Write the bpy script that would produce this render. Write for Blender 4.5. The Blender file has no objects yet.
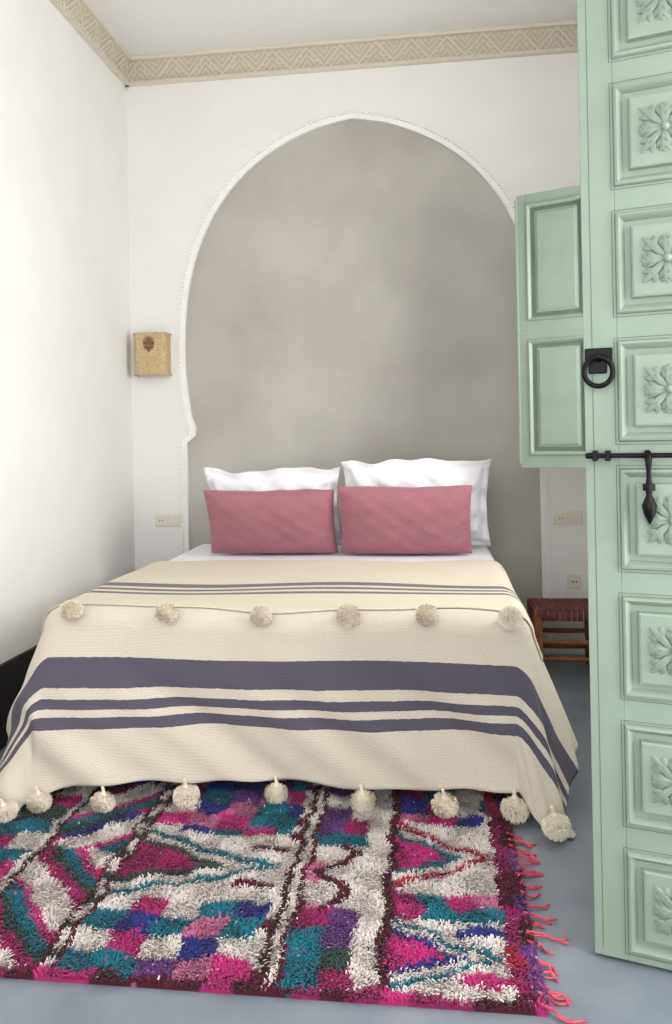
import bpy, math, random
import numpy as np
from mathutils import Vector, Matrix
random.seed(7); rng=np.random.default_rng(7)
S=bpy.context.scene; COL=S.collection
pi=math.pi
# ---------------- camera ----------------
F=770.0; HZ=435.0; CAMZ=1.33; YAW=math.radians(7.0); ROLL=math.radians(-1.1)
R=(Matrix.Rotation(YAW,4,'Z')@Matrix.Rotation(pi/2,4,'X')@Matrix.Rotation(ROLL,4,'Z'))
cam=bpy.data.cameras.new('camera'); co=bpy.data.objects.new('camera',cam); COL.objects.link(co)
co.matrix_world=Matrix.Translation((0,0,CAMZ))@R
cam.sensor_width=36; cam.lens=F/1024*36; cam.shift_y=-(512-HZ)/1024; cam.clip_start=0.05
S.camera=co
def ray(px,py): return (R@Vector(((px-336)/F,-(py-HZ)/F,-1.0,0))).to_3d()
def on_y(px,py,Y):
    d=ray(px,py); t=Y/d.y; return Vector((d.x*t,Y,CAMZ+d.z*t))
W=4.7; XL=-1.88; XR=1.10; H=3.73; YF=-0.9
# ---------------- helpers ----------------
def lin(c):
    r=[]
    for v in c[:3]:
        v/=255.0; r.append(v/12.92 if v<=0.04045 else ((v+0.055)/1.055)**2.4)
    return tuple(r)+(1.0,)
def mat(name,c,rough=0.7,c2=None,scale=6,bump=0.0,bscale=80,metal=0,detail=4,spec=0.4,sheen=0,lo=.35,hi=.65):
    m=bpy.data.materials.new(name); m.use_nodes=True; nt=m.node_tree; b=nt.nodes['Principled BSDF']
    b.inputs['Base Color'].default_value=lin(c); b.inputs['Roughness'].default_value=rough; b.inputs['Metallic'].default_value=metal
    b.inputs['Specular IOR Level'].default_value=spec
    if sheen: b.inputs['Sheen Weight'].default_value=sheen
    tc=nt.nodes.new('ShaderNodeTexCoord')
    if c2:
        n=nt.nodes.new('ShaderNodeTexNoise'); n.inputs['Scale'].default_value=scale; n.inputs['Detail'].default_value=detail
        rp=nt.nodes.new('ShaderNodeValToRGB'); rp.color_ramp.elements[0].position=lo; rp.color_ramp.elements[1].position=hi
        rp.color_ramp.elements[0].color=lin(c); rp.color_ramp.elements[1].color=lin(c2)
        nt.links.new(tc.outputs['Object'],n.inputs['Vector']); nt.links.new(n.outputs['Fac'],rp.inputs['Fac']); nt.links.new(rp.outputs['Color'],b.inputs['Base Color'])
    if bump:
        n=nt.nodes.new('ShaderNodeTexNoise'); n.inputs['Scale'].default_value=bscale; n.inputs['Detail'].default_value=5
        bp=nt.nodes.new('ShaderNodeBump'); bp.inputs['Strength'].default_value=bump; bp.inputs['Distance'].default_value=0.01
        nt.links.new(tc.outputs['Object'],n.inputs['Vector']); nt.links.new(n.outputs['Fac'],bp.inputs['Height']); nt.links.new(bp.outputs['Normal'],b.inputs['Normal'])
    return m
M={}
M['wall']=mat('white_plaster',(234,233,230),.9,(231,229,226),3,.10,30)
M['ceil']=mat('ceiling_paint',(236,234,231),.9,(233,231,228),3,.05,30)
M['niche']=mat('grey_tadelakt',(188,184,177),.5,(163,158,151),1.5,.10,14,detail=9,lo=.32,hi=.68)
M['cornice']=mat('carved_plaster',(216,208,193),.9)
M['cornice_shade']=mat('carved_plaster_shade',(198,188,170),.9)  # same plaster, darkened: recess shade between the cornice ribs is in the colour
M['trim']=mat('carved_arch_plaster',(240,238,235),.9)
M['floor']=mat('grey_concrete',(128,135,144),.35,(114,122,132),5,.06,20,detail=8)
M['dark']=mat('dark_paint',(38,34,34),.6)
M['green']=mat('sage_green_paint',(136,151,137),.45,(131,146,132),8,.05,60)
M['groove']=mat('dark_groove',(92,103,90),.7)
M['iron']=mat('black_iron',(16,15,17),.4,bump=.2,bscale=120,metal=.6)
M['sheet']=mat('white_cotton',(236,235,239),.85,bump=.35,bscale=8,sheen=.1)
M['pink']=mat('dusty_pink_linen',(163,107,118),.9,(157,101,112),90,.15,200,sheen=.15)
M['bedwood']=mat('dark_bed_wood',(38,28,24),.6)
M['pom']=mat('cream_wool',(236,227,210),.95,(228,218,198),20)
M['wood']=mat('stool_wood',(156,100,68),.55,(128,80,52),25,.1,60)
M['leather']=mat('red_leather',(118,60,56),.55,(88,42,40),30,.1,80)
M['rattan']=mat('rattan',(210,190,154),.75,(190,165,124),60,.5,220)
M['brass']=mat('dark_brass',(120,92,56),.5,metal=.3)
M['plastic']=mat('beige_plastic',(224,217,203),.4)
M['socket']=mat('socket_black',(70,64,58),.5)
M['tassel']=mat('coral_yarn',(190,58,92),.9,(214,92,104),30)
class MB:
    def __init__(s): s.v=[]; s.f=[]
    def add(s,vs,fs):
        o=len(s.v); s.v+= [tuple(v) for v in vs]; s.f+=[tuple(i+o for i in f) for f in fs]
    def box(s,x0,x1,y0,y1,z0,z1,mx=None):
        vs=[Vector((x,y,z)) for x in (x0,x1) for y in (y0,y1) for z in (z0,z1)]
        if mx: vs=[mx@v for v in vs]
        s.add(vs,[(0,1,3,2),(4,6,7,5),(0,4,5,1),(2,3,7,6),(0,2,6,4),(1,5,7,3)])
    def bar(s,a,b,w,h,up=Vector((0,0,1))):
        a=Vector(a); b=Vector(b); d=(b-a).normalized(); sx=d.cross(up).normalized(); uu=sx.cross(d)
        vs=[]
        for p in (a,b):
            for i,j in ((-1,-1),(1,-1),(1,1),(-1,1)): vs.append(p+sx*w/2*i+uu*h/2*j)
        s.add(vs,[(0,1,2,3),(7,6,5,4),(0,4,5,1),(1,5,6,2),(2,6,7,3),(3,7,4,0)])
    def tube(s,pts,r,n=8,closed=False):
        pts=[Vector(p) for p in pts]; N=len(pts); rr=r if isinstance(r,(list,tuple)) else [r]*N
        rings=[]; prev=None
        for i,p in enumerate(pts):
            if closed: t=pts[(i+1)%N]-pts[i-1]
            else: t=pts[min(i+1,N-1)]-pts[max(i-1,0)]
            t.normalize()
            if prev is None:
                a=Vector((0,0,1)) if abs(t.z)<.9 else Vector((1,0,0)); nrm=t.cross(a).normalized()
            else: nrm=(prev-t*prev.dot(t)).normalized()
            prev=nrm; bn=t.cross(nrm)
            rings.append([p+(nrm*math.cos(2*pi*k/n)+bn*math.sin(2*pi*k/n))*rr[i] for k in range(n)])
        vs=[v for q in rings for v in q]; fs=[]
        for i in range(N if closed else N-1):
            for k in range(n):
                a=i*n+k; b=i*n+(k+1)%n; j=(i+1)%N; fs.append((a,b,j*n+(k+1)%n,j*n+k))
        if not closed: fs+=[tuple(range(n))[::-1],tuple((N-1)*n+k for k in range(n))]
        s.add(vs,fs)
    def rect_profile(s,x0,x1,z0,z1,prof,cap=True):
        vs=[];fs=[]
        for ins,y in prof:
            vs+=[(x0+ins,y,z0+ins),(x1-ins,y,z0+ins),(x1-ins,y,z1-ins),(x0+ins,y,z1-ins)]
        for i in range(len(prof)-1):
            for k in range(4):
                a=i*4+k;b=i*4+(k+1)%4; fs.append((a,b,b+4,a+4))
        if cap: e=(len(prof)-1)*4; fs.append((e,e+1,e+2,e+3))
        s.add(vs,fs)
    def leaf(s,cx,cz,ang,r0,r1,w,h,y=0,n=7):
        vs=[];fs=[]
        ca,sa=math.cos(ang),math.sin(ang)
        for i in range(n+1):
            t=i/n; rr=r0+(r1-r0)*t; ww=w*math.sin(pi*min(1,t*.92+.06))**.7; hh=h*math.sin(pi*(t*.8+.15))
            for q,yy in ((-1,0),(-.62,.9),(0,.45),(.62,.9),(1,0)):
                a=rr; b=q*ww
                vs.append((cx+ca*a-sa*b,y-hh*yy,cz+sa*a+ca*b))
        for i in range(n):
            for k in range(4):
                a=i*5+k; fs.append((a,a+1,a+6,a+5))
        s.add(vs,fs)
    def build(s,name,m,parent=None,smooth=False,bevel=0,kind=None):
        me=bpy.data.meshes.new(name); me.from_pydata(s.v,[],s.f); me.update()
        ob=bpy.data.objects.new(name,me); COL.objects.link(ob); me.materials.append(m)
        if smooth: me.shade_smooth()
        if parent: ob.parent=parent
        if bevel:
            b=ob.modifiers.new('b','BEVEL'); b.width=bevel; b.segments=2; b.limit_method='ANGLE'
        if kind: ob['kind']=kind
        return ob
import bmesh
def fixn(ob):
    bm=bmesh.new(); bm.from_mesh(ob.data); bmesh.ops.recalc_face_normals(bm,faces=bm.faces); bm.to_mesh(ob.data); bm.free(); return ob
def empty(name,loc,rz=0,rx=0):
    o=bpy.data.objects.new(name,None); COL.objects.link(o); o.location=loc; o.rotation_euler=(rx,0,rz); o.empty_display_size=.05; return o
def tag(o,label,cat,group=None):
    o['label']=label; o['category']=cat
    if group: o['group']=group
def st(o,label=None):
    o['kind']='structure'
    if label: o['label']=label
    return o
def inst(o,parent,loc=(0,0,0)):
    c=o.copy(); COL.objects.link(c); c.parent=parent; c.location=loc; return c
# ---------------- arch outline on back wall ----------------
CX=-0.440
raw=[(187,443),(195,436),(196,428),(192,418),(189,400),(186,375),(185,345),(186,315),(190,282),(199,248),(213,216),(231,189),(254,165),(282,145),(317,128),(356,118)]
prof=[]
for px,py in raw:
    p=on_y(px,py,W); prof.append((CX-p.x,p.z))
prof[-1]=(0.0,prof[-1][1])
def catmull(P,n=5):
    out=[]
    for i in range(len(P)-1):
        p0=P[max(i-1,0)];p1=P[i];p2=P[i+1];p3=P[min(i+2,len(P)-1)]
        for k in range(n):
            t=k/n
            out.append(tuple(.5*((2*p1[j])+(-p0[j]+p2[j])*t+(2*p0[j]-5*p1[j]+4*p2[j]-p3[j])*t*t+(-p0[j]+3*p1[j]-3*p2[j]+p3[j])*t**3) for j in (0,1)))
    out.append(P[-1]); return out
arc=catmull(prof[3:])
half=[(prof[0][0],0.0),prof[0],prof[1],prof[2]]+arc
ARCHTOP=half[-1][1]
mb=MB(); D=.02
for i in range(len(half)-1):
    (a,z0),(b,z1)=half[i],half[i+1]
    mb.add([(XL-.2,W,z0),(CX-a,W,z0),(CX-b,W,z1),(XL-.2,W,z1)],[(0,1,2,3)])
    mb.add([(CX+a,W,z0),(XR+.25,W,z0),(XR+.25,W,z1),(CX+b,W,z1)],[(0,1,2,3)])
    mb.add([(CX-a,W,z0),(CX-a,W+D,z0),(CX-b,W+D,z1),(CX-b,W,z1)],[(0,1,2,3)])
    mb.add([(CX+a,W,z0),(CX+a,W+D,z0),(CX+b,W+D,z1),(CX+b,W,z1)],[(3,2,1,0)])
mb.add([(XL-.2,W,ARCHTOP),(XR+.25,W,ARCHTOP),(XR+.25,W,H+.1),(XL-.2,W,H+.1)],[(0,1,2,3)])
wb=st(mb.build('wall_back',M['wall']),'white plastered back wall with a horseshoe arch recess')
mb=MB(); mb.box(XL-.2,XR+.25,W+D,W+D+.2,0,H+.1)
o=mb.build('niche_plaster',M['niche'],wb); o['label']='grey polished plaster inside the arch'
path=[(CX-a,z) for a,z in half]+[(CX+a,z) for a,z in half[::-1][1:]]
def resample(P,step):
    out=[P[0]]; acc=0
    for i in range(1,len(P)):
        a=Vector(P[i-1]);b=Vector(P[i]); L=(b-a).length
        if L<1e-6: continue
        d=step-acc
        while d<=L: out.append(tuple(a+(b-a)*d/L)); d+=step
        acc=(acc+L)%step
    return out
def offs(P,d):
    out=[]
    for i,p in enumerate(P):
        a=Vector(P[max(i-1,0)]);b=Vector(P[min(i+1,len(P)-1)]);t=(b-a).normalized(); n=Vector((-t.y,t.x))
        out.append((p[0]+n.x*d,p[1]+n.y*d))
    return out
P1=resample(path,.02)
mb=MB()
def ribbon(mb,Pa,Pb,ya,yb):
    for i in range(len(Pa)-1):
        mb.add([(Pa[i][0],ya,Pa[i][1]),(Pa[i+1][0],ya,Pa[i+1][1]),(Pb[i+1][0],yb,Pb[i+1][1]),(Pb[i][0],yb,Pb[i][1])],[(0,1,2,3)])
sets=[(0,0),(0,-.007),(.005,-.007),(.007,-.002),(.034,-.002),(.036,0)]
OP=[offs(P1,d) for d,_ in sets]
for k in range(len(sets)-1): ribbon(mb,OP[k],OP[k+1],W+sets[k][1],W+sets[k+1][1])
tr=st(fixn(mb.build('trim_1',M['trim'])),'raised carved white plaster border around the arch')
mb=MB()
Pz=resample(path,.026); A=offs(Pz,.038); B=offs(Pz,.030)
for p in A:
    mb.box(p[0]-.0055,p[0]+.0055,W-.014,W,p[1]-.0055,p[1]+.0055)
# small zigzag carving on the two straight lower strips
z=.02
while z<prof[0][1]-.06:
    for s_ in (-1,1):
        x0_=CX+s_*(prof[0][0]+.008); x1_=CX+s_*(prof[0][0]+.030)
        mb.bar((x0_,W-.004,z),(x1_,W-.004,z+.02),.004,.008,up=Vector((0,1,0))); mb.bar((x1_,W-.004,z+.02),(x0_,W-.004,z+.04),.004,.008,up=Vector((0,1,0)))
    z+=.04
o=mb.build('beaded_edge',M['trim'],tr,bevel=.0015)
# ---------------- room shell ----------------
mb=MB(); mb.box(XL-.2,XL,YF,W,0,H+.1); st(mb.build('wall_left',M['wall']))
mb=MB(); wt=.25
WY0,WY1,WZ0,WZ1=2.62,3.68,1.15,2.53; DY0,DY1,DZ=.93,1.82,2.68
for a in ((YF,DY0,0,H+.1),(DY0,DY1,DZ,H+.1),(DY1,WY0,0,H+.1),(WY0,WY1,0,WZ0),(WY0,WY1,WZ1,H+.1),(WY1,W,0,H+.1)):
    mb.box(XR,XR+wt,a[0],a[1],a[2],a[3])
st(mb.build('wall_right',M['wall']))
mb=MB(); mb.box(XL-.2,XR+.25,YF,W+.25,H,H+.1); st(mb.build('ceiling',M['ceil']))
mb=MB(); mb.box(XL-.2,XR+1.2,YF-1.2,W+.25,-.1,0); st(mb.build('floor',M['floor']))
mb=MB(); mb.box(XL,XL+.018,YF,W,0,.36); st(mb.build('baseboard_left',M['dark'],bevel=.004),'dark painted skirting along the left wall')
mb=MB(); fx0,fx1=XR+.02,XR+.07
for a in ((WY0,WY0+.05,WZ0,WZ1),(WY1-.05,WY1,WZ0,WZ1),(WY0,WY1,WZ0,WZ0+.05),(WY0,WY1,WZ1-.05,WZ1),((WY0+WY1)/2-.02,(WY0+WY1)/2+.02,WZ0,WZ1)):
    mb.box(fx0,fx1,*a)
st(mb.build('window_1',M['green'],bevel=.003))
# ---------------- cornice ----------------
def cornice(name,org,dx,L,nrm):
    hh=.165; mb=MB(); dx=Vector(dx); nn=Vector(nrm); org=Vector(org)
    def P(u,n,z): return org+dx*u+nn*n+Vector((0,0,z))
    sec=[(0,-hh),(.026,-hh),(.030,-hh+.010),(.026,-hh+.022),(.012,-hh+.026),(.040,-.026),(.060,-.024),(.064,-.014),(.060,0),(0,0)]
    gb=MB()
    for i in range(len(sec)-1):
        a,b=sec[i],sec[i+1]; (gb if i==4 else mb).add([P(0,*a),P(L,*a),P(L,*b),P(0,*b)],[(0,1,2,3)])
    mb.add([P(0,*q) for q in sec],[tuple(range(len(sec)))]); mb.add([P(L,*q) for q in sec],[tuple(range(len(sec)))])
    def Q(u,t,e=.003):
        n=.012+(.040-.012)*t+e; z=(-hh+.026)+(hh-.052)*t; return P(u,n,z)
    up=(nn+Vector((0,0,-.3))).normalized()
    n=int(L/.21); pitch=L/n
    for i in range(n):
        u=i*pitch; h2=pitch/2
        segs=[((0,.02),(h2,.98)),((h2,.98),(pitch,.02))]
        for a,b in segs: mb.bar(Q(u+a[0],a[1]),Q(u+b[0],b[1]),.010,.014,up=up)
        segs=[((h2*.42,.04),(h2,.66)),((h2,.66),(h2*1.58,.04)),((h2*.75,.04),(h2,.34)),((h2,.34),(h2*1.25,.04)),
              ((h2*.58,.96),(0,.36)),((pitch,.36),(h2*1.42,.96)),((h2*.25,.96),(0,.66)),((pitch,.66),(pitch-h2*.25,.96)),
              ((h2*.32,.30),(h2*.72,.36)),((h2*1.68,.30),(h2*1.28,.36)),((h2*.72,.36),(h2*.70,.66)),((h2*1.28,.36),(h2*1.30,.66)),
              ((h2*.42,.04),(h2*.20,.22)),((h2*1.58,.04),(h2*1.80,.22)),((h2*.58,.96),(h2*.80,.78)),((h2*1.42,.96),(h2*1.20,.78))]
        for a,b in segs: mb.bar(Q(u+a[0],a[1]),Q(u+b[0],b[1]),.0065,.010,up=up)
    k=int(L/.034)
    for i in range(k):
        u=(i+.5)*L/k; mb.bar(P(u-.010,.032,-hh+.011),P(u+.010,.032,-hh+.011),.016,.010,up=nn)
    o=st(fixn(mb.build(name,M['cornice'])),'carved geometric plaster cornice')
    fixn(gb.build('shaded_ground',M['cornice_shade'],o)); return o  # face behind the ribs, with painted shade so the carving reads
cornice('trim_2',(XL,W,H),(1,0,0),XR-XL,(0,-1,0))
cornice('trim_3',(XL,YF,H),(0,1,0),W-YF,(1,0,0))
# ---------------- door ----------------
ang=math.radians(-15.9)
dr=empty('door_1',(.387,2.006,.010),ang); st(dr,'tall sage green wooden door with carved square panels'); 
LW=.735; LH=2.62
mb=MB(); PW=.238; PH=.250; cx=[.080,.080+PW+.08]; pz=[.024+.3165*k for k in range(8)]
mb.box(0,LW,.010,.045,0,LH)
mb.box(0,cx[0],0,.012,0,LH); mb.box(cx[1]+PW,LW,0,.012,0,LH); mb.box(cx[0]+PW,cx[1],0,.012,0,LH)
zz=[0]+[v for z in pz for v in (z,z+PH)]+[LH]
for i in range(0,len(zz),2):
    for c in cx: mb.box(c,c+PW,0,.012,zz[i],zz[i+1])
mb.build('door_leaf',M['green'],dr,bevel=.0015)
mb=MB(); e=.0006
for c in cx:
    for z in pz:
        mb.rect_profile(c-.008,c+PW+.008,z-.008,z+PH+.008,[(0,-e),(.0018,-e)],cap=False)
for xx in (.020,): mb.box(xx,xx+.0018,-e,0,.02,LH-.02)
mb.build('painted_groove',M['groove'],dr)
mb=MB(); mb.rect_profile(0,PW,0,PH,[(0,0),(.003,-.009),(.009,-.011),(.013,-.007),(.018,.000),(.022,.006),(.036,.006),(.038,-.009),(.043,-.011)])
panel0=fixn(mb.build('door_panel',M['green'],dr))
mb=MB(); c0,c1=PW/2,PH/2; yb=-.010
for k in range(4):
    a=k*pi/2
    mb.leaf(c0,c1,a,.006,.062,.014,.014,yb)
    for s_ in (-1,1): 
        mb.leaf(c0+.024*math.cos(a),c1+.024*math.sin(a),a+s_*.7,0,.032,.0085,.012,yb)
        mb.leaf(c0+.044*math.cos(a),c1+.044*math.sin(a),a+s_*.9,0,.020,.0065,.010,yb)
    a+=pi/4
    mb.leaf(c0,c1,a,.008,.080,.011,.014,yb)
    for s_ in (-1,1):
        mb.leaf(c0+.038*math.cos(a),c1+.038*math.sin(a),a+s_*.7,0,.032,.0085,.012,yb)
nr=16
ringv=[(c0+.012*math.cos(2*pi*k/nr),-.010,c1+.012*math.sin(2*pi*k/nr)) for k in range(nr)]+[(c0+.008*math.cos(2*pi*k/nr),-.026,c1+.008*math.sin(2*pi*k/nr)) for k in range(nr)]
mb.add(ringv,[(k,(k+1)%nr,nr+(k+1)%nr,nr+k) for k in range(nr)]+[tuple(range(nr,2*nr))])
ros0=fixn(mb.build('carved_rosette',M['green'],panel0,smooth=True))
first=True
for c in cx:
    for z in pz:
        if first: panel0.location=(c,0,z); first=False; continue
        q=inst(panel0,dr,(c,0,z)); inst(ros0,q)
rx,rz=.036,1.485-.012
mb=MB(); mb.box(rx-.033,rx+.033,-.006,0,rz+.012,rz+.052); mb.box(rx-.024,rx+.02,-.009,0,rz-.012,rz+.03)
mb.tube([(rx,0,rz+.028),(rx,-.020,rz+.028)],[.014,.009],12)
pl=mb.build('pull_plate',M['iron'],dr,bevel=.003)
mb=MB(); mb.tube([(rx+.034*math.cos(t),-.020-.004*math.sin(t),rz-.008+.036*math.sin(t)) for t in np.linspace(0,2*pi,33)[:-1]],.0065,10,True)
mb.tube([(rx-.02,-.019,rz+.024),(rx,-.024,rz+.034),(rx+.02,-.019,rz+.024)],.006,8)
mb.build('ring_handle',M['iron'],dr,smooth=True)
bz=1.268-.012
mb=MB(); mb.tube([(.002,-.024,bz),(.03,-.024,bz),(.034,-.024,bz),(.3,-.024,bz)],[.007,.009,.0065,.0065],10)
for x in (.025,.055,.145,.27): mb.box(x-.006,x+.006,-.034,0,bz-.013,bz+.013)
mb.build('sliding_bolt',M['iron'],dr,bevel=.002)
mb=MB(); hx=.148
mb.tube([(hx,-.036,bz+.010),(hx,-.042,bz-.01),(hx,-.040,bz-.035),(hx,-.038,bz-.055),(hx,-.038,bz-.075),(hx,-.038,bz-.095),(hx,-.038,bz-.12),(hx,-.038,bz-.14),(hx,-.038,bz-.165)],
        [.006,.009,.006,.006,.010,.007,.018,.014,.002],10)
mb.box(hx-.014,hx+.014,-.032,0,bz-.085,bz-.07)
mb.build('bolt_hasp',M['iron'],dr,smooth=True)
for z in (.4,1.3,2.3):
    mb=MB(); mb.tube([(LW-.004,.02,z),(LW-.004,.02,z+.1)],.008,10); mb.build('hinge',M['iron'],dr,smooth=True)
# ---------------- window shutter ----------------
sa=math.radians(-23.4); SL=.700; SH=1.372
sh=empty('window_shutter',(.452,3.975,1.147),sa); tag(sh,'open sage green wooden window shutter beside the arch, behind the door','shutter')
mb=MB(); sx=[(.045,.340),(.385,.660)]; sz=[(.062,.640),(.735,1.325)]
mb.box(0,SL,.008,.035,0,SH)
mb.box(0,.045,0,.010,0,SH); mb.box(.340,.385,0,.010,0,SH); mb.box(.660,SL,0,.010,0,SH)
for a,b in ((0,.062),(.640,.735),(1.325,SH)):
    for c,d in sx: mb.box(c,d,0,.010,a,b)
mb.build('shutter_leaf',M['green'],sh,bevel=.0015)
for c,d in sx:
    for a,b in sz:
        mb=MB(); mb.rect_profile(c,d,a,b,[(0,0),(.003,-.006),(.009,-.007),(.016,.002),(.020,.008),(.042,.008),(.058,.001),(.062,.001)])
        fixn(mb.build('shutter_panel',M['green'],sh))
mb=MB(); mb.box(-.004,.016,-.008,.002,.672,.682); mb.box(-.006,.004,-.012,.045,0.02,SH-.02); mb.build('edge_strip',M['green'],sh,bevel=.002)
for z in (.2,1.1):
    mb=MB(); mb.tube([(SL-.004,.02,z),(SL-.004,.02,z+.07)],.007,10); mb.build('hinge',M['iron'],sh,smooth=True)
# ---------------- bed ----------------
BX0,BX1,BY0,BY1,T=-1.490,.35,2.74,4.64,.69
bed=empty('bed',((BX0+BX1)/2,(BY0+BY1)/2,0)); bc=bed.location
tag(bed,'double bed with white sheet standing against the arched niche','bed')
def local(o): 
    o.location=(-bc.x,-bc.y,0); return o
mb=MB(); mb.box(BX0+.08,BX1-.06,BY0+.10,BY1-.02,.13,.34); local(mb.build('bed_base',M['bedwood'],bed,bevel=.01))
mb=MB(); mb.box(BX0+.05,BX1-.02,BY0+.02,BY1,.34,T-.012)
mo=local(mb.build('mattress',M['sheet'],bed,smooth=True)); b=mo.modifiers.new('b','BEVEL'); b.width=.055; b.segments=6
for x in (BX0+.16,BX1-.16):
    for y in (BY0+.42,BY1-.15):
        mb=MB(); mb.tube([(x,y,0),(x,y,.135)],[.025,.035],12); local(mb.build('leg',M['bedwood'],bed,smooth=True))
# ---------------- draped cloth ----------------
r=.08
def sm(t): t=max(0,min(1,t)); return t*t*(3-2*t)
def drape(px,py,off=0.0,amp=1.0):
    x0,x1,y0=BX0+r,BX1-r,BY0+r
    qx=min(max(px,x0),x1); qy=max(py,y0); dx=px-qx; dy=py-qy; d=math.hypot(dx,dy)
    R_=r+off
    z=T+off+.004*math.sin(px*5+py*3)+.005*math.sin(py*9-px*2)*math.sin(px*4)
    if d<1e-9: return Vector((px,py,z))
    nx,ny=dx/d,dy/d
    oy=0; ox=0
    if d<r*pi/2:
        a=d/r; out=R_*math.sin(a); down=R_*(1-math.cos(a))
        z0=z
    else:
        down=R_+(d-r*pi/2); out=R_; z0=z
        e=down-R_
        s=px*1.0+py*1.3
        fold=(.012*math.sin(s*7.3+.6)+.009*math.sin(s*15+2)+.005*math.sin(s*27+1))*sm(e/.35)*amp
        side=nx*nx
        out+=e*(.06+(.36 if dx>0 else .36)*side*(1-.25*side))+fold
        cl=sm((BX0+.75-px)/.7) if px<BX0+.75 else .45*sm((px-BX1+.45)/.45)
        oy=-e*.22*abs(ny)*cl
        if px<BX0+.75: ox=-e*.10*abs(ny)*sm((BX0+.55-px)/.55)
        down-= .03*e
    zz=z0-down
    if zz<.014+off:
        out+=(.014+off-zz)*.35; zz=.014+off
    return Vector((qx+nx*out+ox,qy+ny*out+oy,zz))
def cloth(name,x0,x1,y0,y1,nx,ny,off,material,parent,edge=None,thick=.006):
    vs=[];uv=[];fs=[]
    for j in range(ny+1):
        for i in range(nx+1):
            x=x0+(x1-x0)*i/nx; t=j/ny
            a=y0+(edge[0](x) if edge else 0); b_=y1+(edge[1](x) if edge else 0)
            y=a+(b_-a)*t
            vs.append(tuple(drape(x,y,off))); uv.append((x,y))
    for j in range(ny):
        for i in range(nx):
            a=j*(nx+1)+i; fs.append((a,a+1,a+nx+2,a+nx+1))
    me=bpy.data.meshes.new(name); me.from_pydata(vs,[],fs); me.update()
    ul=me.uv_layers.new(name='UVMap')
    for l in me.loops: ul.data[l.index].uv=uv[l.vertex_index]
    me.shade_smooth(); me.materials.append(material)
    o=bpy.data.objects.new(name,me); COL.objects.link(o); o.parent=parent
    s=o.modifiers.new('s','SOLIDIFY'); s.thickness=thick; s.offset=-1
    return o
def stripe_mat(name,base,base2,bands,col):
    m=bpy.data.materials.new(name); m.use_nodes=True; nt=m.node_tree; b=nt.nodes['Principled BSDF']; b.inputs['Roughness'].default_value=.95; b.inputs['Specular IOR Level'].default_value=.15
    b.inputs['Sheen Weight'].default_value=.1
    uv=nt.nodes.new('ShaderNodeUVMap'); sep=nt.nodes.new('ShaderNodeSeparateXYZ'); nt.links.new(uv.outputs['UV'],sep.inputs[0])
    nz=nt.nodes.new('ShaderNodeTexNoise'); nz.inputs['Scale'].default_value=40; nt.links.new(uv.outputs['UV'],nz.inputs['Vector'])
    jm=nt.nodes.new('ShaderNodeMath'); jm.operation='MULTIPLY_ADD'; jm.inputs[1].default_value=.006; nt.links.new(nz.outputs['Fac'],jm.inputs[0]); nt.links.new(sep.outputs['Y'],jm.inputs[2])
    tot=None
    for lo,hi in bands:
        c=nt.nodes.new('ShaderNodeMath'); c.operation='COMPARE'; c.inputs[1].default_value=(lo+hi)/2+.003; c.inputs[2].default_value=(hi-lo)/2; nt.links.new(jm.outputs[0],c.inputs[0])
        if tot is None: tot=c
        else:
            a=nt.nodes.new('ShaderNodeMath'); a.operation='MAXIMUM'; nt.links.new(tot.outputs[0],a.inputs[0]); nt.links.new(c.outputs[0],a.inputs[1]); tot=a
    n2=nt.nodes.new('ShaderNodeTexNoise'); n2.inputs['Scale'].default_value=5; n2.inputs['Detail'].default_value=6; nt.links.new(uv.outputs['UV'],n2.inputs['Vector'])
    mx0=nt.nodes.new('ShaderNodeMix'); mx0.data_type='RGBA'; mx0.inputs[6].default_value=lin(base); mx0.inputs[7].default_value=lin(base2); nt.links.new(n2.outputs['Fac'],mx0.inputs[0])
    mx=nt.nodes.new('ShaderNodeMix'); mx.data_type='RGBA'; mx.inputs[7].default_value=lin(col); nt.links.new(mx0.outputs[2],mx.inputs[6]); nt.links.new(tot.outputs[0],mx.inputs[0])
    n4=nt.nodes.new('ShaderNodeTexNoise'); n4.inputs['Scale'].default_value=220; n4.inputs['Detail'].default_value=3; nt.links.new(uv.outputs['UV'],n4.inputs['Vector'])
    hs=nt.nodes.new('ShaderNodeMapRange'); hs.inputs[1].default_value=.3; hs.inputs[2].default_value=.7; hs.inputs[3].default_value=.86; hs.inputs[4].default_value=1.12; nt.links.new(n4.outputs['Fac'],hs.inputs[0])
    hv=nt.nodes.new('ShaderNodeHueSaturation'); nt.links.new(mx.outputs[2],hv.inputs['Color']); nt.links.new(hs.outputs[0],hv.inputs['Value']); nt.links.new(hv.outputs['Color'],b.inputs['Base Color'])
    wv=nt.nodes.new('ShaderNodeTexWave'); wv.bands_direction='Y'; wv.inputs['Scale'].default_value=60; wv.inputs['Distortion'].default_value=1.5; nt.links.new(uv.outputs['UV'],wv.inputs['Vector'])
    n3=nt.nodes.new('ShaderNodeTexNoise'); n3.inputs['Scale'].default_value=120; nt.links.new(uv.outputs['UV'],n3.inputs['Vector'])
    ad=nt.nodes.new('ShaderNodeMath'); nt.links.new(wv.outputs['Fac'],ad.inputs[0]); nt.links.new(n3.outputs['Fac'],ad.inputs[1])
    bp=nt.nodes.new('ShaderNodeBump'); bp.inputs['Strength'].default_value=.3; bp.inputs['Distance'].default_value=.003; nt.links.new(ad.outputs[0],bp.inputs['Height']); nt.links.new(bp.outputs['Normal'],b.inputs['Normal'])
    return m
def bd(d0,d1): return (BY0+.035-d1,BY0+.035-d0)
IND=(90,86,98)
m_low=stripe_mat('cream_blanket_indigo_stripes',(214,205,190),(204,194,179),[bd(.175,.280),bd(.318,.352),bd(.378,.418)],IND)
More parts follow.
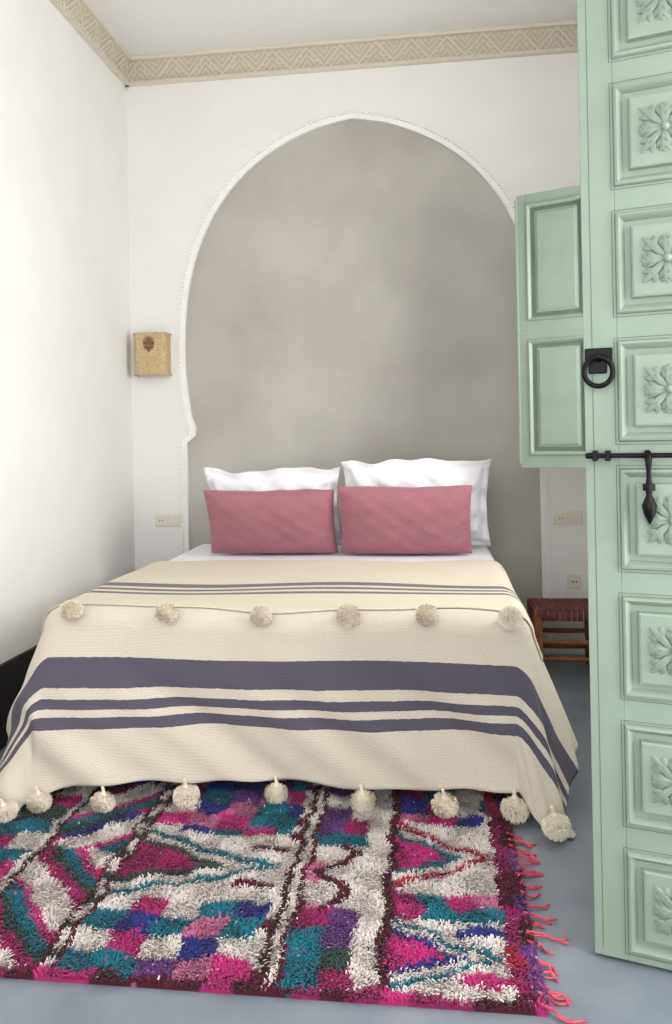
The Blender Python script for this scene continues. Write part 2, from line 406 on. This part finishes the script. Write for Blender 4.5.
m_up=stripe_mat('cream_throw_thin_stripes',(219,210,190),(210,200,179),[(3.045,3.080),(3.115,3.150),(3.185,3.250)],(108,104,112))
HEM=BY0-.60+.020
e1=(lambda x:.007*math.sin(x*9)+.005*math.sin(x*23)-.10*sm((-1.15-x)/.5),lambda x:0)
bl=empty('bedspread',(bc.x,BY0,.3)); tag(bl,'cream woven bedspread with indigo stripes hanging to the rug, edged with pompoms','blanket')
o=cloth('woven_cloth',BX0-.42,BX1+.46,HEM,3.80,230,150,0,m_low,bl,e1); o.location=-bl.location
th=empty('throw_blanket',(bc.x,3.3,T)); tag(th,'cream throw with thin grey stripes folded across the top of the bed','blanket')
e2=(lambda x:.012*math.sin(x*5+1)+.008*math.sin(x*13)-.03*max(0,x-.1)*2,lambda x:.02*math.sin(x*4)+.008*math.sin(x*11))
UH=BY0+.06
o=cloth('woven_cloth',BX0-.07,BX1+.13,UH,3.86,200,120,.006,m_up,th,e2,.003); o.location=-th.location
# pompoms: round ones on the throw, tied woolly tufts on the hem
def fluff(name,R0,core,N,neck):
    bmm=bmesh.new(); bmesh.ops.create_icosphere(bmm,subdivisions=3,radius=core)
    pv=[tuple(v.co) for v in bmm.verts]; pf=[tuple(v.index for v in f.verts) for f in bmm.faces]; bmm.free()
    for i in range(N):
        ph=math.acos(1-2*(i+.5)/N); tt=pi*(1+5**.5)*i
        d=Vector((math.sin(ph)*math.cos(tt),math.sin(ph)*math.sin(tt),math.cos(ph)))
        d=(d+Vector((random.uniform(-.14,.14) for _ in range(3)))).normalized()
        t=d.cross(Vector((random.random(),random.random(),random.random()+.1))).normalized()
        L=R0*random.uniform(.88,1.18); w=.0024
        if neck and d.z>.5: L*=.85
        a=d*core*.9; b_=d*L*.93; c=d*L+t*random.uniform(-.007,.007)+Vector((0,0,-.005 if neck else -.002))
        k=len(pv); pv+= [tuple(a-t*w),tuple(a+t*w),tuple(b_+t*w),tuple(b_-t*w),tuple(c)]; pf+=[(k,k+1,k+2,k+3),(k+3,k+2,k+4)]
    m_=MB(); m_.add(pv,pf)
    if neck: m_.tube([(0,0,R0*.6),(0,0,R0*1.0),(0,.004,R0*1.5)],[.012,.006,.005],8)
    me=bpy.data.meshes.new(name); me.from_pydata(m_.v,[],m_.f); me.materials.append(M['pom']); return me
pmA=fluff('pompom',.038,.030,1400,False); pmB=fluff('pompom',.038,.028,1500,True)
def pompom(me,root,p,s=1.0):
    o=bpy.data.objects.new('pompom',me); COL.objects.link(o); o.parent=root; o.location=p-root.location
    o.scale=(s*random.uniform(.95,1.15),s,s*random.uniform(.85,1.0)); o.rotation_euler=(random.uniform(-.2,.2),random.uniform(-.25,.25),random.random()*6); return o
for x in (-1.345,-.973,-.624,-.304,-.027,.263):
    q=drape(x,UH-.045,.016); pompom(pmA,th,q+Vector((0,-.020,.012)),1.05)
for x,s in ((BX0-.30,1.05),(-1.52,1.0),(-1.36,1.05),(-1.16,1.05),(-.895,1.1),(-.576,1.05),(-.26,1.1),(.025,1.15),(.26,1.15),(BX1+.34,1.15)):
    p=drape(x,HEM+e1[0](x))
    z=max(p.z-.050,.045*s)
    pompom(pmB,bl,Vector((p.x,p.y-.008 if p.z>.05 else p.y-.03,z)),s)
# ---------------- pillows ----------------
def pillow(name,w,h,t,m,loc,lean,rz,label,group,flange=0,seed=1,roll=0,wk=1,pinch=1):
    root=empty(name,loc,rz); root.rotation_euler=(0,roll,rz); tag(root,label,'pillow',group)
    rs=random.Random(seed); n=64; vs=[];fs=[]
    ph=[rs.uniform(0,6) for _ in range(10)]
    def pt(u,v,sgn):
        fu=1-flange/(w/2); fv=1-flange/(h/2)
        a=min(1,abs(u)/fu); b_=min(1,abs(v)/fv)
        hgt=(max(0,(1-a**3))*max(0,(1-b_**3)))**.5
        pin=1-.05*pinch*(1-(v*v))*abs(u)**2 ; pin2=1-.06*pinch*(1-(u*u))*abs(v)**2
        wr=(.007*math.sin(u*9+v*4+ph[0])+.006*math.sin(v*11-u*5+ph[1])+.005*math.sin(u*17+ph[2]+v*13)+.004*math.sin(u*29-v*19+ph[7]))*min(1,hgt*2)*wk
        fl=(.012*math.sin(u*11+ph[3])*(abs(v)>fv)+.012*math.sin(v*10+ph[4])*(abs(u)>fu)) if flange else 0
        x=u*w/2*pin; z=v*h/2*pin2+(.012*math.sin(u*4+ph[5])*max(0,v)+.005*math.sin(u*13+ph[6])*max(0,v))*wk; y=sgn*(t/2*hgt+wr*.8+.003)+fl
        v3=Matrix.Rotation(-lean,3,'X')@Vector((x,y,z+h/2))
        return v3
    for sgn in (-1,1):
        for j in range(n+1):
            for i in range(n+1): vs.append(tuple(pt(-1+2*i/n,-1+2*j/n,sgn)))
    K=(n+1)**2
    for j in range(n):
        for i in range(n):
            a=j*(n+1)+i; fs.append((a,a+1,a+n+2,a+n+1)); fs.append((K+a,K+a+n+1,K+a+n+2,K+a+1))
    for i in range(n):
        a=i; fs.append((a,K+a,K+a+1,a+1)); a=n*(n+1)+i; fs.append((a+1,K+a+1,K+a,a))
        a=i*(n+1); fs.append((a,a+n+1,K+a+n+1,K+a)); a=i*(n+1)+n; fs.append((a+n+1,a,K+a,K+a+n+1))
    me=bpy.data.meshes.new('pillowcase'); me.from_pydata(vs,[],fs); me.update(); me.shade_smooth(); me.materials.append(m)
    o=bpy.data.objects.new('pillowcase',me); COL.objects.link(o); o.parent=root
    return root
TZ=T-.012
pillow('pillow',.78,.485,.21,M['sheet'],(-.895,4.40,TZ+.012),math.radians(-17),0,'white pillow with flange edge, left one at the back against the grey niche','white pillows',.04,3,wk=1.2,pinch=1.3)
pillow('pillow',.82,.53,.22,M['sheet'],(-.085,4.38,TZ+.012),math.radians(-17),0,'white pillow with flange edge, right one at the back nearest the shutter','white pillows',.04,8,wk=1.2,pinch=1.3)
pillow('cushion',.71,.375,.17,M['pink'],(-.868,4.17,TZ+.010),math.radians(-20),0,'dusty pink cushion in front of the left white pillow','pink cushions',0,5,wk=.3,pinch=.6)['category']='cushion'
pillow('cushion',.70,.390,.17,M['pink'],(-.142,4.15,TZ+.010),math.radians(-20),0,'dusty pink cushion in front of the right white pillow','pink cushions',0,6,wk=.3,pinch=.6)['category']='cushion'
# ---------------- rug ----------------
RX0,RX1,RY0,RY1=-1.56,.240,1.79,3.0
rug=empty('shag_rug',((RX0+RX1)/2,(RY0+RY1)/2,0)); tag(rug,'shaggy multicoloured Berber rug with pink, blue and white patchwork at the foot of the bed','rug')
C=dict(pk=(176,46,110),mg=(142,38,88),bl=(46,52,118),te=(30,104,120),wh=(208,199,193),ma=(80,30,44),pu=(96,60,114),gr=(50,68,62),lp=(184,104,138),br=(64,36,36),rd=(158,40,64))
C={k:lin(v)[:3] for k,v in C.items()}
def hsh(i,j,k=0):
    v=math.sin(i*127.1+j*311.7+k*74.7)*43758.5453; return v-math.floor(v)
def pick(l,h): return C[l[int(h*len(l))%len(l)]]
MIX=['pk','bl','te','mg','pu','wh','te','bl','wh','gr']
def tri(u,y,yc,hw,cols,bg):
    k=(1-u)-abs(y-yc)/hw
    if k<0.0: return None
    if k<.14: return C[cols[0]]
    if k<.32: return C[bg]
    if k<.48: return C[cols[1]]
    return C[cols[2]]
def rugcol(x,y):
    x+=.007*math.sin(y*23)+.004*math.sin(y*61)+random.gauss(0,.0036); y+=.009*math.sin(x*17+1)+.005*math.sin(x*47)+random.gauss(0,.0048)
    if random.random()<.022: return pick(['pk','wh','te','bl','ma','lp'],random.random())
    if y<1.812: return pick(['mg','ma','pk','ma'],hsh(int(x*14),0))
    if x>.205: return C['pu'] if hsh(int(y*9),1)<.35 else C['ma']
    if x>.165: return pick(['ma','mg','rd','ma'],hsh(int(y*12),2))
    if x>-.13:
        u=(x+.13)/.295
        if y>2.60: return pick(['te','pk','wh','bl','mg','wh','lp'],hsh(int(u*3.2),int(y*9),3))
        if 2.09<y<2.21: return pick(['te','pk','bl','mg','te','lp','bl'],hsh(int(u*4),int((y-2.09)/.06),5))
        if y>=2.2:
            c=tri(u,y,2.41,.19,['rd','te','pk'],'wh')
            if c: return c
            return C['wh']
        c=tri(u,y,1.955,.14,['te','bl','pk'],'wh')
        if c: return c
        if u>.55 and (abs(u-.82)*1.4+abs(y-1.87)/.07)<.45: return C['pk']
        if u>.55 and (abs(u-.82)*1.4+abs(y-2.05)/.06)<.5: return C['bl']
        return C['wh']
    if x>-.16: return C['ma'] if hsh(int(y*40),4)<.65 else C['br']
    if x>-.225: return C['wh'] if hsh(int(y*16),6)<.88 else C['lp']
    if x>-.39:
        u=(x+.39)/.165
        if y<2.12: return pick(['pk','pu','te','mg','bl','lp','pu','gr'],hsh(int(u*1.9),int(y/.085),7))
        if y<2.45:
            z=abs(((y*5)%1)-.5)*2
            if abs(u-.2-.6*z)<.12: return C['ma']
            return C['wh'] if u>.25 or z>.5 else C['lp']
        return pick(['gr','pu','mg','te','wh','pu'],hsh(int(u*1.9),int(y/.09),17))
    if x>-.408: return C['ma']
    if x>-.430: return C['wh']
    if x>-.450: return C['br']
    if x>-.475: return C['wh'] if hsh(int(y*20),33)<.7 else C['ma']
    if x>-.96:
        u=(x+.96)/.485; cu=int(u*5)
        if y<2.12:
            cv=int((y-1.8)/.082)
            l=(['bl','te','wh','lp','wh'] if (cu+cv)%2 else ['pk','mg','pu','pk','te','bl'])
            return pick(l,hsh(cu,cv,8))
        if y<2.48:
            c=tri(u,y,2.30,.19,['te','gr','mg'],'wh')
            if c: return c
            if u>.75 and abs(abs(y-2.30)-.10)<.016: return C['ma']
            return C['wh']
        cu=int(u*4.5); cv=int(y/.09)
        return pick(['wh','lp','te','bl'] if (cu+cv)%2 else ['bl','te','pk','pu','mg'],hsh(cu,cv,9))
    if x>-.976: return C['ma']
    if x>-1.000: return C['wh'] if int(y*26)%3 else C['gr']
    if x>-1.016: return C['ma']
    if x>-1.26:
        u=(x+1.26)/.245
        k=(y*3.4+ (u if int(y*1.7)%2 else 1-u)*.8)%1
        if k<.13: return C['gr']
        if k<.30: return C['te']
        if k<.42: return C['pk']
        if k<.80: return C['wh']
        return C['bl'] if hsh(int(y*5),1)<.5 else C['mg']
    if x>-1.278: return C['br']
    if x>-1.30: return C['wh']
    return pick(['te','mg','pk','wh','bl','gr'],hsh(int(x*10),int(y/.09),11))
m=bpy.data.materials.new('rug_wool'); m.use_nodes=True; nt=m.node_tree; b=nt.nodes['Principled BSDF']; b.inputs['Roughness'].default_value=.95; b.inputs['Specular IOR Level'].default_value=.05
b.inputs['Sheen Weight'].default_value=.15
at=nt.nodes.new('ShaderNodeAttribute'); at.attribute_name='Col'; nt.links.new(at.outputs['Color'],b.inputs['Base Color'])
nx,ny=180,120; vs=[];fs=[];cs=[]
for j in range(ny+1):
    for i in range(nx+1):
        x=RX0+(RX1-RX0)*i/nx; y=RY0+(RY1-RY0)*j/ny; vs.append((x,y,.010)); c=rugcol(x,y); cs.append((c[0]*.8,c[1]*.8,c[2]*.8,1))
for j in range(ny):
    for i in range(nx):
        a=j*(nx+1)+i; fs.append((a,a+1,a+nx+2,a+nx+1))
me=bpy.data.meshes.new('rug_backing'); me.from_pydata(vs,[],fs); me.update()
ca=me.color_attributes.new('Col','FLOAT_COLOR','POINT'); ca.data.foreach_set('color',np.array(cs,dtype=np.float32).ravel())
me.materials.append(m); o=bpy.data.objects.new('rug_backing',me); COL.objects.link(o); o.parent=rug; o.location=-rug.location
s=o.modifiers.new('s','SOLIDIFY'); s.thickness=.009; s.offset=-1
stp=.0046; xs=np.arange(RX0,RX1,stp); ys=np.arange(RY0,RY1,stp)
V=[];Fc=[];CC=[]
for y in ys:
    for x in xs:
        bx=x+random.uniform(-.0026,.0026); by=y+random.uniform(-.0026,.0026)
        c=rugcol(bx,by); f=random.uniform(.88,1.12)*(1+.08*math.sin(bx*57+by*31)*math.sin(by*71-bx*23))
        cl=math.sin(x*31+y*13)*math.cos(y*27-x*11)
        ang_=cl*2.2+random.uniform(-1.3,1.3); L=random.uniform(.010,.020)*(1+.3*math.sin(x*41)*math.sin(y*37)); ln=random.uniform(.4,.9)
        dx,dy=math.cos(ang_),math.sin(ang_); w=random.uniform(.0014,.0024)
        px_,py_=-dy*w,dx*w
        m1=(bx+dx*L*ln*.45,by+dy*L*ln*.45,.010+L*.55*(1.15-ln*.4)); e_=(bx+dx*L*ln,by+dy*L*ln,.010+L*max(.2,(1-ln*.65)))
        k=len(V)
        V+=[(bx-px_,by-py_,.009),(bx+px_,by+py_,.009),(m1[0]+px_,m1[1]+py_,m1[2]),(m1[0]-px_,m1[1]-py_,m1[2]),(e_[0]+px_*.7,e_[1]+py_*.7,e_[2]),(e_[0]-px_*.7,e_[1]-py_*.7,e_[2])]
        Fc+=[(k,k+1,k+2,k+3),(k+3,k+2,k+4,k+5)]
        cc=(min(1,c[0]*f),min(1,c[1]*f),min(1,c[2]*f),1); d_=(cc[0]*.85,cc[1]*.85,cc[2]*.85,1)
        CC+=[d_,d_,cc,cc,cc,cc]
me=bpy.data.meshes.new('rug_pile'); me.from_pydata(V,[],Fc); me.update()
ca=me.color_attributes.new('Col','FLOAT_COLOR','POINT'); ca.data.foreach_set('color',np.array(CC,dtype=np.float32).ravel())
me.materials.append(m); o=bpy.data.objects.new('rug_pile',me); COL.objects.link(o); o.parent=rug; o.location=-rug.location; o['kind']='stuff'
# tassels
y=1.80
while y<2.60:
    L=random.uniform(.06,.105); a=random.uniform(-.6,.4); mb=MB()
    for q in range(2):
        pts=[]; a2=a+random.uniform(-.3,.3); ph=random.uniform(0,6); LL=L*random.uniform(.7,1.05)
        for i in range(11):
            t=i/10; pts.append((RX1-.012+LL*t*math.cos(a2)+.006*math.sin(ph+t*8),y+LL*t*math.sin(a2)*.9+.011*math.sin(ph+t*7)*t+q*.003,.012*(1-t)**2+.0045+.003*q))
        mb.tube(pts,[.0027]*10+[.0035],5)
    o=mb.build('tassel',M['tassel'],rug,smooth=True); o.location=-rug.location
    y+=random.uniform(.034,.052)
# ---------------- stool ----------------
sx0,sx1,sy0,sy1,sz_=.535,.895,4.24,4.54,.375
sl=empty('woven_stool',((sx0+sx1)/2,(sy0+sy1)/2,0)); tag(sl,'low wooden stool with woven dark red seat beside the bed','stool')
def loc_(o): o.location=-sl.location; return o
for x in (sx0+.022,sx1-.022):
    for yy in (sy0+.022,sy1-.022):
        mb=MB(); mb.tube([(x,yy,0),(x,yy,.03),(x,yy,.12),(x,yy,.2),(x,yy,.33),(x,yy,sz_-.004)],[.019,.025,.022,.026,.024,.018],12); loc_(mb.build('leg',M['wood'],sl,smooth=True))
for z in (.10,.19,):
    for a,b_ in (((sx0+.02,sy0+.02,z),(sx1-.02,sy0+.02,z)),((sx0+.02,sy1-.02,z),(sx1-.02,sy1-.02,z)),((sx0+.02,sy0+.02,z+.02),(sx0+.02,sy1-.02,z+.02)),((sx1-.02,sy0+.02,z+.02),(sx1-.02,sy1-.02,z+.02))):
        mb=MB(); mb.tube([a,tuple((Vector(a)+Vector(b_))/2),b_],[.011,.015,.011],10); loc_(mb.build('stretcher',M['wood'],sl,smooth=True))
mb=MB()
n=11
for i in range(n):
    x=sx0+.012+(sx1-sx0-.024)*(i+.5)/n; pts=[]
    K=44
    for k in range(K+1):
        t=k/K; yy=sy0+(sy1-sy0)*t; z=sz_-.012+.004*math.sin(t*pi*9+i*pi)-.010*math.sin(t*pi)*math.sin(pi*(i+.5)/n)
        if k==0 : pts.append((x,yy+.006,z-.055)); pts.append((x,yy-.001,z-.03))
        pts.append((x,yy,z+.004))
        if k==K: pts.append((x,yy+.001,z-.03)); pts.append((x,yy-.006,z-.055))
    for a,b_ in zip(pts[:-1],pts[1:]): mb.bar(a,b_,.026,.004,up=Vector((0,0.01,1)))
n2=9
for i in range(n2):
    yy=sy0+.012+(sy1-sy0-.024)*(i+.5)/n2; pts=[]
    for k in range(K+1):
        t=k/K; x=sx0+(sx1-sx0)*t; z=sz_-.012-.004*math.sin(t*pi*11+i*pi)-.010*math.sin(t*pi)*math.sin(pi*(i+.5)/n2)
        if k==0 : pts.append((x+.006,yy,z-.055)); pts.append((x-.001,yy,z-.03))
        pts.append((x,yy,z+.004))
        if k==K: pts.append((x+.001,yy,z-.03)); pts.append((x-.006,yy,z-.055))
    for a,b_ in zip(pts[:-1],pts[1:]): mb.bar(a,b_,.026,.004,up=Vector((0.01,0,1)))
loc_(mb.build('woven_seat',M['leather'],sl))
# ---------------- sconce ----------------
sc=empty('wall_sconce',(-1.722,W,1.725)); tag(sc,'small woven rattan wall lamp on the back wall left of the arch','lamp')
SW,SHh,SD=.105,.262,.105
def uprof(k=0.0,n=10):
    pts=[(-SW+k,0)]; rr=.03
    for c0_,a0 in (((-SW+rr),pi),((SW-rr),1.5*pi)):
        for i in range(n+1):
            a=a0+i/n*pi/2; pts.append((c0_+(rr-k)*math.cos(a),-SD+rr+(rr-k)*math.sin(a)))
    pts.append((SW-k,0)); return pts
mb=MB(); pr=uprof(); kz=26
for j in range(kz):
    z0=SHh*j/kz; z1=SHh*(j+1)/kz; b_=.003*(1 if j%2 else 0)
    pa=uprof(b_)
    for i in range(len(pr)-1):
        mb.add([(*pa[i],z0),(*pa[i+1],z0),(*pa[i+1],z1),(*pa[i],z1)],[(0,1,2,3)])
o=mb.build('lamp_shade',M['rattan'],sc); s=o.modifiers.new('s','SOLIDIFY'); s.thickness=.003
for z in (.004,SHh-.004):
    mb=MB(); mb.tube([(a,b_,z) for a,b_ in uprof(-.001)],.006,8); mb.build('shade_rim',M['rattan'],sc,smooth=True)
mb=MB(); cy=-SD-.004
mb.leaf(0,.185,pi/2,0,.045,.022,.006,cy+.003)
for s_ in (-1,1):
    mb.leaf(s_*.008,.185,pi/2-s_*.9,0,.035,.009,.005,cy+.003); mb.leaf(s_*.004,.178,-s_*.35+ (0 if s_>0 else pi),0,.030,.008,.005,cy+.003)
mb.leaf(0,.18,-pi/2,0,.04,.010,.005,cy+.003)
mb.tube([(.033*math.cos(t),cy+.001,.196+.04*math.sin(t)) for t in np.linspace(0,2*pi,25)[:-1]],.0022,6,True)
mb.build('pierced_motif',M['brass'],sc,smooth=True)
mb=MB(); mb.box(-.05,.05,-.012,0,.06,.2); mb.build('back_plate',M['brass'],sc,bevel=.003)
mb=MB(); mb.tube([(0,-.05,.07),(0,-.05,.1),(0,-.05,.13),(0,-.05,.16),(0,-.05,.175)],[.012,.016,.028,.022,.004],12); mb.box(-.01,.01,-.05,-.01,.06,.075); mb.build('bulb',M['plastic'],sc,smooth=True)
# ---------------- sockets ----------------
def plate(name,x,z,w,h,label,kind):
    e_=empty(name,(x,W,z)); tag(e_,label,'socket')
    mb=MB(); mb.box(-w/2,w/2,-.010,0,-h/2,h/2); mb.build('cover_plate',M['plastic'],e_,bevel=.003)
    if kind=='d':
        for cx_ in (-w/4,w/4):
            mb=MB(); mb.box(cx_-.034,cx_+.034,-.015,-.009,-.028,.028); k=mb.build('switch_rocker' if cx_>0 else 'socket_insert',M['plastic'],e_,bevel=.003)
            if cx_<0:
                mb=MB(); [mb.tube([(cx_+q,-.0165,0),(cx_+q,-.012,0)],.004,8) for q in (-.010,.010)]; mb.build('socket_hole',M['socket'],k)
    else:
        mb=MB(); mb.tube([(0,-.013,0),(0,-.008,0)],.027,24); k=mb.build('socket_insert',M['plastic'],e_)
        mb=MB()
        for q in (-.010,.010): mb.tube([(q,-.0145,0),(q,-.012,0)],.0055,8)
        mb.build('socket_hole',M['socket'],k)
plate('wall_socket',-1.655,.812,.165,.078,'beige double switch and socket plate left of the arch','d')
plate('wall_socket',.80,.812,.165,.078,'beige double switch and socket plate right of the arch, below the shutter','d')
plate('wall_socket',.828,.435,.078,.078,'single beige socket low on the wall above the stool','s')
# ---------------- light ----------------
w=bpy.data.worlds.new('world'); S.world=w; w.use_nodes=True; bg=w.node_tree.nodes['Background']
bg.inputs['Color'].default_value=(1,1,1,1); bg.inputs['Strength'].default_value=3.2
def area(name,loc,rot,sx_,sy_,e,c=(1,1,1)):
    l=bpy.data.lights.new(name,'AREA'); l.shape='RECTANGLE'; l.size=sx_; l.size_y=sy_; l.energy=e; l.color=c
    o=bpy.data.objects.new(name,l); COL.objects.link(o); o.location=loc; o.rotation_euler=rot; return o
area('window_light',(XR+.3,(WY0+WY1)/2,(WZ0+WZ1)/2),(0,pi/2,0),1.3,1.0,44,(1,.99,.975))
area('doorway_light',(XR+.3,(DY0+DY1)/2,1.4),(0,pi/2,0),2.2,.85,28,(1,.99,.975))
S.view_settings.view_transform='Standard'
